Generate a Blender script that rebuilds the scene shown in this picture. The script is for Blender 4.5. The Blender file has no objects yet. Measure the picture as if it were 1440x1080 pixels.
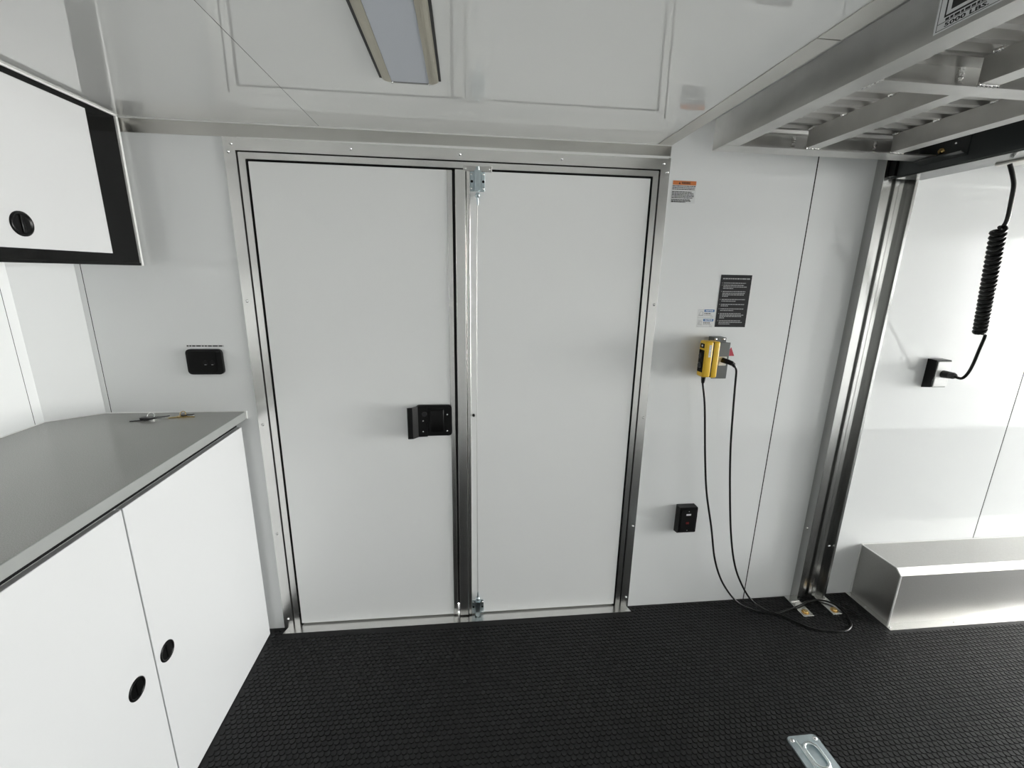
import bpy, bmesh, math, random
import numpy as np
from mathutils import Vector, Matrix

random.seed(7)
sc = bpy.context.scene
COL = sc.collection

# ------------------------------------------------------------------ camera
cd = bpy.data.cameras.new('camera')
cam = bpy.data.objects.new('camera', cd)
COL.objects.link(cam)
YAW, PITCH, ROLL, FPX = -0.108722, -0.244866, 0.018717, 615.87
fw = Vector((-math.sin(YAW) * math.cos(PITCH), math.cos(YAW) * math.cos(PITCH), math.sin(PITCH)))
r0 = Vector((math.cos(YAW), math.sin(YAW), 0))
u0 = r0.cross(fw)
rr = math.cos(ROLL) * r0 + math.sin(ROLL) * u0
uu = -math.sin(ROLL) * r0 + math.cos(ROLL) * u0
cam.matrix_world = Matrix(((rr.x, uu.x, -fw.x, 0.0), (rr.y, uu.y, -fw.y, -1.8145),
                           (rr.z, uu.z, -fw.z, 1.6274), (0, 0, 0, 1)))
cd.sensor_fit = 'HORIZONTAL'
cd.sensor_width = 36.0
cd.lens = FPX / 1440.0 * 36.0
cd.clip_start = 0.02
sc.camera = cam

# ------------------------------------------------------------------ world, daylight, exposure
REAR = 8.2          # the trailer is open to daylight at its rear end
world = bpy.data.worlds.new('overcast_sky')
sc.world = world
world.use_nodes = True
bg = world.node_tree.nodes['Background']
bg.inputs[0].default_value = (0.985, 1.0, 0.985, 1)
bg.inputs[1].default_value = 5.0
sun = bpy.data.lights.new('sun_offscreen', 'SUN')
sun.energy = 22.0
sun.angle = 0.02
so = bpy.data.objects.new('sun_offscreen', sun)
COL.objects.link(so)
so.rotation_euler = (math.radians(12), math.radians(-38), 0)   # high sun behind the nose: lights the yard outside the open rear
pl = bpy.data.lights.new('rear_opening_portal_offscreen', 'AREA')
pl.shape = 'RECTANGLE'
pl.size, pl.size_y = 2.44, 2.40
pl.cycles.is_portal = True
po = bpy.data.objects.new('rear_opening_portal_offscreen', pl)
COL.objects.link(po)
po.location = (REAR + 0.02, -1.22, 1.2)
po.rotation_euler = (math.pi / 2, 0, math.pi / 2)
sc.view_settings.view_transform = 'Standard'
sc.view_settings.look = 'None'
sc.view_settings.gamma = 1.0
sc.view_settings.use_curve_mapping = False
sc.view_settings.exposure = 2.74
sc.cycles.max_bounces = 16
sc.cycles.diffuse_bounces = 12
sc.cycles.glossy_bounces = 8
sc.cycles.use_guiding = True


# ------------------------------------------------------------------ materials
def mat(name, col, rough=0.5, metal=0.0, spec=0.5, bump=None, grain=None, rvar=None, coat=0.0):
    """bump=(scale, strength, distance[, stretch]); grain=(scale, amount, stretch); rvar=(scale, amount)"""
    m = bpy.data.materials.new(name)
    m.use_nodes = True
    nt = m.node_tree
    b = nt.nodes['Principled BSDF']
    b.inputs['Base Color'].default_value = (*col, 1)
    b.inputs['Roughness'].default_value = rough
    b.inputs['Metallic'].default_value = metal
    b.inputs['Specular IOR Level'].default_value = spec
    if coat:
        b.inputs['Coat Weight'].default_value = coat
        b.inputs['Coat Roughness'].default_value = 0.0
        b.inputs['Coat IOR'].default_value = 1.6
    if bump or grain or rvar:
        tc = nt.nodes.new('ShaderNodeTexCoord')

    def noise(scale, stretch=(1, 1, 1), detail=2.0):
        mp = nt.nodes.new('ShaderNodeMapping')
        mp.inputs['Scale'].default_value = stretch
        nt.links.new(tc.outputs['Object'], mp.inputs['Vector'])
        n = nt.nodes.new('ShaderNodeTexNoise')
        n.inputs['Scale'].default_value = scale
        n.inputs['Detail'].default_value = detail
        nt.links.new(mp.outputs['Vector'], n.inputs['Vector'])
        return n
    if bump:
        n = noise(bump[0], bump[3] if len(bump) > 3 else (1, 1, 1), 1.0)
        bp = nt.nodes.new('ShaderNodeBump')
        bp.inputs['Strength'].default_value = bump[1]
        bp.inputs['Distance'].default_value = bump[2]
        nt.links.new(n.outputs['Fac'], bp.inputs['Height'])
        nt.links.new(bp.outputs['Normal'], b.inputs['Normal'])
    if grain:
        n = noise(grain[0], grain[2], 3.0)
        cr = nt.nodes.new('ShaderNodeMapRange')
        cr.inputs['From Min'].default_value = 0.3
        cr.inputs['From Max'].default_value = 0.7
        cr.inputs['To Min'].default_value = 1 - grain[1]
        cr.inputs['To Max'].default_value = 1 + grain[1]
        nt.links.new(n.outputs['Fac'], cr.inputs['Value'])
        mx = nt.nodes.new('ShaderNodeVectorMath')
        mx.operation = 'SCALE'
        mx.inputs[0].default_value = col
        nt.links.new(cr.outputs['Result'], mx.inputs['Scale'])
        nt.links.new(mx.outputs['Vector'], b.inputs['Base Color'])
    if rvar:
        n = noise(rvar[0], rvar[2] if len(rvar) > 2 else (1, 1, 1), 3.0)
        cr = nt.nodes.new('ShaderNodeMapRange')
        cr.inputs['From Min'].default_value = 0.3
        cr.inputs['From Max'].default_value = 0.7
        cr.inputs['To Min'].default_value = max(0.02, rough - rvar[1])
        cr.inputs['To Max'].default_value = rough + rvar[1]
        nt.links.new(n.outputs['Fac'], cr.inputs['Value'])
        nt.links.new(cr.outputs['Result'], b.inputs['Roughness'])
    return m


M = {}
M['wall'] = mat('gloss_white_wall_sheet', (0.86, 0.87, 0.87), 0.05, bump=(1.3, 0.07, 0.02))
M['ceiling'] = mat('gloss_white_ceiling_sheet', (0.85, 0.855, 0.84), 0.0, spec=0.9, coat=0.55)
M['door'] = mat('white_door_skin', (0.90, 0.905, 0.90), 0.22)
M['backing'] = mat('dark_wall_core', (0.03, 0.03, 0.03), 0.8)
M['alu'] = mat('mill_aluminium', (0.80, 0.795, 0.775), 0.26, 1.0, grain=(5, 0.03, (1, 1, 1)))
M['alu_trim'] = mat('dull_trim_aluminium', (0.60, 0.59, 0.56), 0.30, 1.0, grain=(4, 0.05, (1, 1, 1)))
M['alu_deck'] = mat('deck_aluminium', (0.72, 0.71, 0.69), 0.48, 1.0)
M['alu_lift'] = mat('extruded_lift_aluminium', (0.58, 0.575, 0.56), 0.38, 1.0, grain=(7, 0.10, (1, 1, 1)))
M['alu_bright'] = mat('bright_aluminium', (0.78, 0.775, 0.76), 0.24, 1.0)
M['alu_post'] = mat('post_aluminium', (0.50, 0.50, 0.49), 0.24, 1.0, grain=(8, 0.06, (1, 1, 0.2)))
M['alu_well'] = mat('satin_aluminium_cover', (0.52, 0.515, 0.50), 0.44, 1.0, grain=(160, 0.04, (1, 1, 1)))
M['zinc'] = mat('zinc_plate', (0.55, 0.63, 0.66), 0.28, 1.0, grain=(60, 0.08, (1, 1, 1)))
M['zinc_bright'] = mat('bright_zinc', (0.80, 0.86, 0.87), 0.20, 1.0)
M['steel'] = mat('bright_screw_steel', (0.85, 0.85, 0.85), 0.15, 1.0)
M['brass'] = mat('brass_bolt', (0.80, 0.55, 0.22), 0.25, 1.0)
M['weld'] = mat('weld_bead', (0.82, 0.81, 0.79), 0.25, 1.0, bump=(150, 0.6, 0.004))
M['rubber'] = mat('black_rubber_floor', (0.007, 0.007, 0.008), 0.54, spec=0.40, grain=(700, 0.25, (1, 1, 1)))
M['gasket'] = mat('black_gasket', (0.004, 0.004, 0.004), 0.6, spec=0.2)
M['cab_white'] = mat('white_cabinet_laminate', (0.70, 0.705, 0.71), 0.35)
M['cab_black'] = mat('black_cabinet_frame', (0.005, 0.005, 0.005), 0.10, spec=0.22)
M['plastic'] = mat('black_plastic', (0.004, 0.004, 0.004), 0.30, spec=0.25)
M['plastic_grey'] = mat('dark_grey_plastic', (0.028, 0.028, 0.030), 0.3, spec=0.35)
M['counter'] = mat('grey_counter_laminate', (0.32, 0.32, 0.305), 0.18, grain=(500, 0.18, (1, 1, 1)))
M['counter_edge'] = mat('light_grey_edge_band', (0.33, 0.34, 0.33), 0.35)
M['caulk'] = mat('white_sealant', (0.85, 0.85, 0.83), 0.4)
M['beam_dark'] = mat('dark_grey_paint', (0.035, 0.039, 0.039), 0.18, spec=0.5)
M['yellow'] = mat('yellow_pendant_plastic', (0.78, 0.48, 0.02), 0.38)
M['junction'] = mat('grey_steel_box', (0.14, 0.15, 0.15), 0.45, 0.3)
M['recept'] = mat('ivory_receptacle', (0.80, 0.79, 0.74), 0.35)
M['plate_white'] = mat('white_cover_plate', (0.93, 0.93, 0.92), 0.35)
M['cord'] = mat('black_cord', (0.005, 0.005, 0.005), 0.28, spec=0.35)
M['orange'] = mat('orange_print', (0.72, 0.22, 0.06), 0.5)
M['red'] = mat('red_print', (0.50, 0.03, 0.06), 0.5)
M['paper'] = mat('white_sticker', (0.74, 0.75, 0.755), 0.4)
M['ink'] = mat('black_ink', (0.02, 0.02, 0.02), 0.5)
M['blue'] = mat('blue_print', (0.07, 0.19, 0.42), 0.5)
M['white_ink'] = mat('white_print', (0.85, 0.86, 0.88), 0.5)
M['grey_ink'] = mat('grey_print', (0.42, 0.42, 0.43), 0.5)
M['sign_dark'] = mat('charcoal_sign', (0.018, 0.018, 0.020), 0.45, spec=0.2)
M['diffuser'] = mat('frosted_diffuser', (0.57, 0.60, 0.66), 0.35)
M['lamp_rail'] = mat('champagne_aluminium', (0.52, 0.49, 0.41), 0.35, 0.9)
M['lamp_edge'] = mat('black_lamp_edge', (0.008, 0.008, 0.008), 0.5)
M['cap_grey'] = mat('grey_end_cap', (0.22, 0.22, 0.22), 0.4)
M['amber'] = mat('brass_key', (0.60, 0.45, 0.20), 0.25, 1.0)
M['led_red'] = mat('dark_red_lamp_lens', (0.12, 0.01, 0.01), 0.3)
M['concrete'] = mat('concrete_ground', (0.45, 0.44, 0.42), 0.8, grain=(3, 0.12, (1, 1, 1)))


# ------------------------------------------------------------------ mesh helpers
def root_loc(o):
    while o.parent:
        o = o.parent
    return o.location.copy()


class MB:
    """collects shapes in world coordinates; build() links them as one mesh object"""
    def __init__(self):
        self.v, self.f, self.s = [], [], []

    def add(self, verts, faces, smooth=False):
        k = len(self.v)
        self.v += [tuple(p) for p in verts]
        self.f += [tuple(i + k for i in f) for f in faces]
        self.s += [smooth] * len(faces)
        return self

    def box(self, x0, x1, y0, y1, z0, z1, bev=0.0, seg=1):
        x0, x1 = sorted((x0, x1)); y0, y1 = sorted((y0, y1)); z0, z1 = sorted((z0, z1))
        if bev <= 0:
            p = [(x, y, z) for x in (x0, x1) for y in (y0, y1) for z in (z0, z1)]
            return self.add(p, [(0, 1, 3, 2), (4, 6, 7, 5), (0, 4, 5, 1), (2, 3, 7, 6), (0, 2, 6, 4), (1, 5, 7, 3)])
        bm = bmesh.new()
        bmesh.ops.create_cube(bm, size=1)
        for v in bm.verts:
            v.co = Vector((x0 + (v.co.x + .5) * (x1 - x0), y0 + (v.co.y + .5) * (y1 - y0), z0 + (v.co.z + .5) * (z1 - z0)))
        bmesh.ops.bevel(bm, geom=bm.edges[:], offset=bev, segments=seg, affect='EDGES', profile=0.5)
        self.bm(bm, seg > 1)
        return self

    def bm(self, bm, smooth=False):
        bm.verts.ensure_lookup_table()
        bm.verts.index_update()
        self.add([v.co[:] for v in bm.verts], [[v.index for v in f.verts] for f in bm.faces], smooth)
        bm.free()
        return self

    def prism(self, prof, axis, a, b, smooth=False):
        """extrude a 2D profile along an axis: x:(y,z) y:(x,z) z:(x,y)"""
        def pt(q, t):
            return {'x': (t, q[0], q[1]), 'y': (q[0], t, q[1]), 'z': (q[0], q[1], t)}[axis]
        n = len(prof)
        v = [pt(q, a) for q in prof] + [pt(q, b) for q in prof]
        f = [tuple(range(n)), tuple(range(2 * n - 1, n - 1, -1))]
        k = len(self.v)
        self.add(v, f)
        self.f += [(k + i, k + n + i, k + n + (i + 1) % n, k + (i + 1) % n) for i in range(n)]
        self.s += [smooth] * n
        return self

    def lathe(self, prof, origin, axis, n=24):
        """profile of (radius, height) revolved about axis through origin"""
        ax = Vector(axis).normalized()
        t = Vector((0, 0, 1)) if abs(ax.z) < .9 else Vector((1, 0, 0))
        e1 = ax.cross(t).normalized(); e2 = ax.cross(e1)
        o = Vector(origin)
        v, f = [], []
        m = len(prof)
        for i in range(n):
            a = 2 * math.pi * i / n
            d = e1 * math.cos(a) + e2 * math.sin(a)
            v += [o + d * p[0] + ax * p[1] for p in prof]
        for i in range(n):
            j = (i + 1) % n
            for k in range(m - 1):
                f.append((i * m + k, j * m + k, j * m + k + 1, i * m + k + 1))
        self.add(v, f, True)
        self.add([v[i * m] for i in range(n)], [tuple(range(n))])
        self.add([v[i * m + m - 1] for i in range(n)], [tuple(range(n))[::-1]])
        return self

    def cyl(self, p0, p1, r, n=16):
        d = Vector(p1) - Vector(p0)
        return self.lathe([(r, 0), (r, d.length)], p0, d, n)

    def tube(self, pts, r, n=10, closed=False):
        pts = [Vector(p) for p in pts]
        N = len(pts)
        v, f = [], []
        prev = None
        for i in range(N):
            if closed:
                t = (pts[(i + 1) % N] - pts[i - 1]).normalized()
            else:
                t = (pts[min(i + 1, N - 1)] - pts[max(i - 1, 0)]).normalized()
            if prev is None:
                a = Vector((0, 0, 1)) if abs(t.z) < .9 else Vector((1, 0, 0))
                e1 = t.cross(a).normalized()
            else:
                e1 = (prev - t * prev.dot(t)).normalized()
            prev = e1
            e2 = t.cross(e1)
            rad = r[i] if isinstance(r, (list, tuple)) else r
            for k in range(n):
                a = 2 * math.pi * k / n
                v.append(pts[i] + (e1 * math.cos(a) + e2 * math.sin(a)) * rad)
        for i in range(N if closed else N - 1):
            j = (i + 1) % N
            for k in range(n):
                l = (k + 1) % n
                f.append((i * n + k, i * n + l, j * n + l, j * n + k))
        self.add(v, f, True)
        if not closed:
            self.add(v[:n], [tuple(range(n))[::-1]])
            self.add(v[-n:], [tuple(range(n))])
        return self

    def build(self, name, m, parent=None):
        me = bpy.data.meshes.new(name)
        off = root_loc(parent) if parent else Vector((0, 0, 0))
        me.from_pydata([(p[0] - off.x, p[1] - off.y, p[2] - off.z) for p in self.v], [], self.f)
        me.polygons.foreach_set('use_smooth', self.s)
        me.update()
        bm = bmesh.new(); bm.from_mesh(me)
        bmesh.ops.recalc_face_normals(bm, faces=bm.faces[:])
        bm.to_mesh(me); bm.free()
        me.materials.append(M[m] if isinstance(m, str) else m)
        o = bpy.data.objects.new(name, me)
        COL.objects.link(o)
        o.parent = parent
        return o


def empty(name, loc):
    o = bpy.data.objects.new(name, None)
    o.empty_display_size = 0.05
    COL.objects.link(o)
    o.location = loc
    return o


def tag(o, label, cat, group=None):
    o['label'] = label
    o['category'] = cat
    if group:
        o['group'] = group
    return o


def struct(o, label=None):
    o['kind'] = 'structure'
    if label:
        o['label'] = label
    return o


def thing(name, label, cat, loc, group=None):
    return tag(empty(name, loc), label, cat, group)


def spline(pts, step=8):
    """Catmull-Rom through points"""
    P = [Vector(p) for p in pts]
    P = [2 * P[0] - P[1]] + P + [2 * P[-1] - P[-2]]
    out = []
    for i in range(1, len(P) - 2):
        for k in range(step):
            t = k / step
            a, b, c, d = P[i - 1], P[i], P[i + 1], P[i + 2]
            out.append(0.5 * ((2 * b) + (c - a) * t + (2 * a - 5 * b + 4 * c - d) * t * t + (3 * b - a - 3 * c + d) * t ** 3))
    out.append(P[-2])
    return out


def rrect(x0, x1, z0, z1, r, n=5):
    out = []
    for cx, cz, a0 in ((x1 - r, z1 - r, 0), (x0 + r, z1 - r, 90), (x0 + r, z0 + r, 180), (x1 - r, z0 + r, 270)):
        for k in range(n + 1):
            a = math.radians(a0 + 90 * k / n)
            out.append((cx + r * math.cos(a), cz + r * math.sin(a)))
    return out


def screw(name, p, axis, r, parent, m='steel', h=0.0015):
    """small domed fastener head"""
    return MB().lathe([(r, -0.001), (r, h * .3), (r * .75, h * .8), (r * .3, h)], p, axis, 12).build(name, m, parent)


def text(name, s, size, m, parent, origin, xd, yd, width=None, bold=0.0):
    """flat lettering: origin = lower left corner, xd / yd = reading and up directions"""
    cu = bpy.data.curves.new(name, 'FONT')
    cu.body = s
    cu.size = size
    cu.offset = bold
    cu.resolution_u = 2
    tmp = bpy.data.objects.new(name, cu)
    COL.objects.link(tmp)
    dg = bpy.context.evaluated_depsgraph_get()
    me = bpy.data.meshes.new_from_object(tmp.evaluated_get(dg))
    bpy.data.objects.remove(tmp)
    xd, yd = Vector(xd), Vector(yd)
    xs = [v.co.x for v in me.vertices]; ys = [v.co.y for v in me.vertices]
    sx = width / (max(xs) - min(xs)) if width else 1.0
    x0, y0 = min(xs), min(ys)
    off = Vector(origin) - root_loc(parent)
    for v in me.vertices:
        c = v.co
        v.co = off + xd * ((c.x - x0) * sx) + yd * (c.y - y0)
    me.name = name
    me.materials.clear()
    me.materials.append(M[m])
    o = bpy.data.objects.new(name, me)
    COL.objects.link(o)
    o.parent = parent
    return o


def dashes(name, x0, x1, z, h, m, parent, y, fill=1.0, ital=0.0):
    """a line of print too small to read: word-long strokes on the plane y"""
    mb = MB()
    x = x0
    end = x0 + (x1 - x0) * fill
    while x < end:
        w = min(random.uniform(1.2, 4.0) * h, end - x)
        mb.box(x, x + w, y - 0.0003, y + 0.0002, z - h / 2, z + h / 2)
        x += w + h * 0.55
    return mb.build(name, m, parent)


# ================================================================== THE SETTING
H = 2.13            # ceiling height
XL = -1.555         # front (nose) wall of the trailer
YF = -2.44          # wall behind the camera
HR = 2.42           # roof above the raised lift bay
DX0, DX1, DZ = -0.8104, 0.7719, 2.0399   # clear opening of the door frame

# --- floor
fl = struct(MB().box(XL - .05, REAR, YF - .05, .09, -0.05, 0.0).build('floor', 'rubber'))
px, py = 0.021, 0.021 * math.sqrt(3) / 2
N = 10
ang = np.arange(N) * 2 * math.pi / N
ring = np.stack([np.cos(ang), np.sin(ang)], 1)
cen = []
ny = int(2.40 / py)
for j in range(ny):
    y = -0.012 - j * py
    xs = np.arange(-0.885 + (px / 2 if j % 2 else 0), 3.6, px)
    for x in xs:
        if x > 2.012 and y > -0.275:
            continue
        if -0.85 < x < 0.82 and y > -0.05:
            continue
        if 1.148 < x < 1.275 and -0.845 < y < -0.68:
            continue
        cen.append((x, y))
cen = np.array(cen)
nc = len(cen)
RB, RT, HZ = 0.0098, 0.0090, 0.0030
vb = np.zeros((nc, 2 * N, 3))
vb[:, :N, :2] = cen[:, None, :] + ring[None] * RB
vb[:, N:, :2] = cen[:, None, :] + ring[None] * RT
vb[:, :N, 2] = -0.0004
vb[:, N:, 2] = HZ
base = (np.arange(nc) * 2 * N)[:, None]
k = np.arange(N)
quads = np.stack([k, (k + 1) % N, N + (k + 1) % N, N + k], 1)
fq = (base[:, :, None] + quads[None]).reshape(-1, 4)
ft = base + np.arange(N, 2 * N)[None]
me = bpy.data.meshes.new('rubber_studs')
me.vertices.add(nc * 2 * N)
me.vertices.foreach_set('co', vb.reshape(-1))
nl = fq.size + ft.size
me.loops.add(nl)
# interleave order: all side quads first, then all tops
me.loops.foreach_set('vertex_index', np.concatenate([fq.reshape(-1), ft.reshape(-1)]).astype(np.int32))
me.polygons.add(len(fq) + len(ft))
ls = np.concatenate([np.arange(len(fq)) * 4, fq.size + np.arange(len(ft)) * N]).astype(np.int32)
me.polygons.foreach_set('loop_start', ls)
me.polygons.foreach_set('use_smooth', np.zeros(len(fq) + len(ft), dtype=bool))
me.update(calc_edges=True)
me.materials.append(M['rubber'])
st = bpy.data.objects.new('rubber_studs', me)
COL.objects.link(st)
st.parent = fl
st['kind'] = 'stuff'

# --- ground outside the open rear end
struct(MB().box(-14, 30, -16, 16, -0.62, -0.5).build('ground', 'concrete'))

# --- back wall (the side wall with the double door)
wb = MB()
wb.box(XL - .1, -0.048, .034, .09, 0, HR)
wb.box(-0.048, -0.038, .034, .09, .050, HR)      # a slit at the foot of the doors lets daylight in
wb.box(-0.038, REAR, .034, .09, 0, HR)
wall_back = struct(wb.build('wall_back', 'backing'))


def panel(x0, x1, z0, z1, parent, m='wall', y0=0.0, y1=.034):
    return MB().box(x0, x1, y0, y1, z0, z1, 0.0008).build('wall_panel', m, parent)


G = 0.0022
panel(-1.42, -1.4005, 0, H, wall_back)
panel(-1.3985, -0.8104 - .012, 0, H, wall_back)
panel(DX0 - .012, DX1 + .012, DZ + .012, H, wall_back)
panel(DX1 + .012, 1.438 - G, 0, HR, wall_back)
panel(1.438 + G, 2.7096 - G, 0, HR, wall_back)
panel(2.7096 + G, 3.98 - G, 0, HR, wall_back)
panel(3.98 + G, 5.25 - G, 0, HR, wall_back)
panel(5.25 + G, 6.52 - G, 0, HR, wall_back)
panel(6.52 + G, REAR, 0, HR, wall_back)

for xj, zj in ((1.438, HR), (2.7096, HR), (3.98, HR), (5.25, HR), (6.52, HR), (-1.3995, H)):
    w_ = G + .0006 if xj > 0 else .0014
    MB().box(xj - w_, xj + w_, .0006, .033, 0, zj).build('panel_joint', 'gasket', wall_back)

# --- left (nose) wall with a bevelled corner
wl = MB()
wl.box(XL - .06, XL - .012, YF, -.05, 0, HR)
wall_left = struct(wl.build('wall_left', 'backing'))
cp = MB()
cp.prism([(-1.42, 0.0), (-1.42, .034), (-1.60, .034), (-1.60, -.10), (XL, -.10)], 'z', 0, H)
cp.build('corner_panel', 'wall', wall_left)
for y0, y1 in ((-.1355, -.10), (-1.355, -.1375), (YF, -1.357)):
    MB().box(XL - .012, XL, y0, y1, 0, H, 0.0006).build('wall_panel', 'wall', wall_left)
for yj in (-.1365, -1.356):
    MB().box(XL - .011, XL - .0006, yj - .0012, yj + .0012, 0, H).build('panel_joint', 'gasket', wall_left)

# --- wall behind the camera
wf = struct(MB().box(XL - .05, REAR, YF - .06, YF - .01, 0, HR).build('wall_front', 'backing'))
for x0, x1 in ((XL, -.34), (-.336, .88), (.884, 2.10), (2.104, 3.32), (3.324, 4.54), (4.544, 5.76), (5.764, REAR)):
    MB().box(x0, x1, YF - .01, YF, 0, HR, 0.0006).build('wall_panel', 'wall', wf)

# --- ceiling: low gloss ceiling over the cabinets, roof above the lift bay
ce = struct(MB().box(XL - .05, .806, YF - .05, .09, H + .008, H + .05).build('ceiling', 'backing'))
for x0, x1 in ((XL, -.5165), (-.5145, .800)):
    MB().box(x0, x1, YF, .034, H, H + .008).build('ceiling_panel', 'ceiling', ce)
MB().box(-.5168, -.5142, YF, .034, H + .0006, H + .007).build('panel_joint', 'gasket', ce)
MB().box(.80, .81, YF - .05, .09, H + .004, HR + .05).build('bulkhead_panel', 'wall', ce)
MB().box(.80, REAR, YF - .05, .09, HR, HR + .05).build('roof_panel', 'ceiling', ce)

# --- metal edge strip along the end of the low ceiling
t2 = struct(MB().box(.7515, .8075, -.8005, -.001, H - .0025, H + .006).build('trim_2', 'alu_trim'))
MB().box(.7515, .8075, YF, -.8045, H - .0025, H + .006).build('strip_length', 'alu_trim', t2)

# --- cove trim along back wall under the ceiling
t1 = MB()
t1.prism([(-1.20, H), (.8075, H), (.8075, 2.0880), (-.10, 2.0870), (-.80, 2.0830), (-1.20, 2.0815)], 'y', -.0035, .001)
t1 = struct(t1.build('trim_1', 'alu_trim'))
MB().tube([(-1.195, -.0045, H - .0022), (.8075, -.0045, H - .0022)], .0028, 8).build('sealant_bead', 'caulk', t1)
MB().prism([(-.80, 2.0832), (-.10, 2.0872), (.8000, 2.0882), (.8000, 2.0795), (-.10, 2.0795), (-.80, 2.0815)], 'y', -.0062, .001).build('white_gap_strip', 'caulk', t1)  # white strip added over the recessed wall gap above the frame, keeping it bright

# --- door frame
tf = struct(empty('trim_3', (0, 0, 0)), 'mill aluminium frame with mitred corners around the double door')
OX0, OX1, OZ = -.8502, .8093, 2.0823


def mitre(name, side, a0, a1, b0, b1, ztop0, ztop1, y0, y1, m='alu'):
    """one length of a mitred frame: outer a, inner b"""
    if side == 'l':
        prof = [(a0, 0.004), (a0, ztop0 - .0006), (b0, ztop1 - .0006), (b0, 0.004)]
    elif side == 'r':
        prof = [(a1, 0.004), (b1, 0.004), (b1, ztop1 - .0006), (a1, ztop0 - .0006)]
    else:
        prof = [(a0, ztop0), (a1, ztop0), (b1, ztop1), (b0, ztop1)]
    return MB().prism(prof, 'y', y0, y1).build(name, m, tf)


IX0, IX1, IZ = -.7833, .7458, 2.0149
for s in 'ltr':
    mitre('frame_flange', s, OX0, OX1, DX0, DX1, OZ, DZ, -.005, .010)
for s in 'ltr':
    mitre('inner_jamb', s, DX0 + .0035, DX1 - .0035, IX0, IX1, DZ - .0035, IZ, .003, .030)
for s in 'ltr':
    mitre('gasket', s, DX0 - .004, DX1 + .004, IX0 + .010, IX1 - .010, DZ + .004, IZ - .010, .0145, .030, 'gasket')
for x, z in ((-.822, 2.0603), (-.4109, 2.0616), (-.0163, 2.0606), (.3722, 2.0608), (.7815, 2.061),
             (-.8345, 2.034), (-.8345, 1.5102), (-.8345, 1.0072), (-.8325, .4996), (-.8300, .053),
             (.797, 2.030), (.797, 1.5142), (.797, 1.0118), (.797, .4618), (.796, .0602)):
    screw('screw', (x, -.005, z), (0, -1, 0), .0056, tf, h=.006)
th = MB()
th.prism([(-.845, -.042), (.813, -.042), (.800, .0), (.800, .034), (-.832, .034), (-.832, .0)], 'z', 0.0, .006)
t4 = struct(th.build('trim_4', 'alu_bright'))
for x in (-.82, -.40, .0, .40, .79):
    screw('screw', (x, -.033, .006), (0, 0, 1), .004, t4)

# --- left door leaf
d1 = struct(empty('door_1', (-.42, 0.006, .01)), 'plain white left leaf of the double door with a black latch')
MB().box(IX0 + .0075, -.0649, .006, .032, .014, IZ - .0075, .001).build('leaf_panel', 'door', d1)
MB().box(-.0645, -.0455, .0035, .032, .014, IZ - .0075, .001).build('edge_trim', 'alu', d1)
# black paddle latch
lt = MB().prism(rrect(-.212, -.0600, .9445, 1.0822, .014), 'y', -.006, .007).build('latch', 'plastic', d1)
lb = MB()
lb.prism(rrect(-.205, -.066, .951, 1.076, .010), 'y', -.0085, -.004)
lb.build('latch_bezel', 'plastic', lt)
pd = MB()
pd.prism([(-.2445, -.034), (-.2415, -.0375), (-.2225, -.0360), (-.2020, -.0130), (-.1640, -.0095), (-.1640, -.0085), (-.2080, -.0085), (-.2260, -.0290)],
         'z', .9425, 1.0800)
pd.build('paddle', 'plastic', lt)
MB().box(-.152, -.094, -.0125, -.008, .962, 1.062, .003, 2).build('cover_plate', 'plastic', lt)
MB().cyl((-.176, -.006, 1.044), (-.176, -.0125, 1.044), .011, 16).build('lock_cylinder', 'plastic_grey', lt)
for x, z in ((-.1818, 1.0141), (-.1832, .9658), (-.0791, 1.0411), (-.0804, .967)):
    screw('screw', (x, -.0095, z), (0, -1, 0), .0036, lt, h=.003)

# --- right door leaf
d2 = struct(empty('door_2', (.39, 0.006, .01)), 'plain white right leaf of the double door with a cable bolt')
MB().box(.0225, IX1 - .0075, .006, .032, .014, IZ - .0075, .001).build('leaf_panel', 'door', d2)
MB().box(-.0340, .0048, -.0045, .030, .014, IZ - .006, .0006).build('meeting_post', 'alu', d2)
MB().box(.0085, .0222, -.0005, .032, .014, IZ - .0075, .001).build('edge_trim', 'alu', d2)
MB().box(.0048, .0085, .004, .032, .014, IZ - .0075).build('gasket', 'gasket', d2)
MB().lathe([(.006, 0), (.006, .008), (.003, .011)], (.0335, .0065, 1.032), (0, -1, 0), 14).build('release_knob', 'plastic', d2)
MB().box(-.003, .106, -.001, .004, 2.0045, 2.0235, .001).build('strike_plate', 'alu_lift', d2)
for x in (.008, .095):
    screw('screw', (x, -.001, 2.014), (0, -1, 0), .003, d2)


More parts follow.
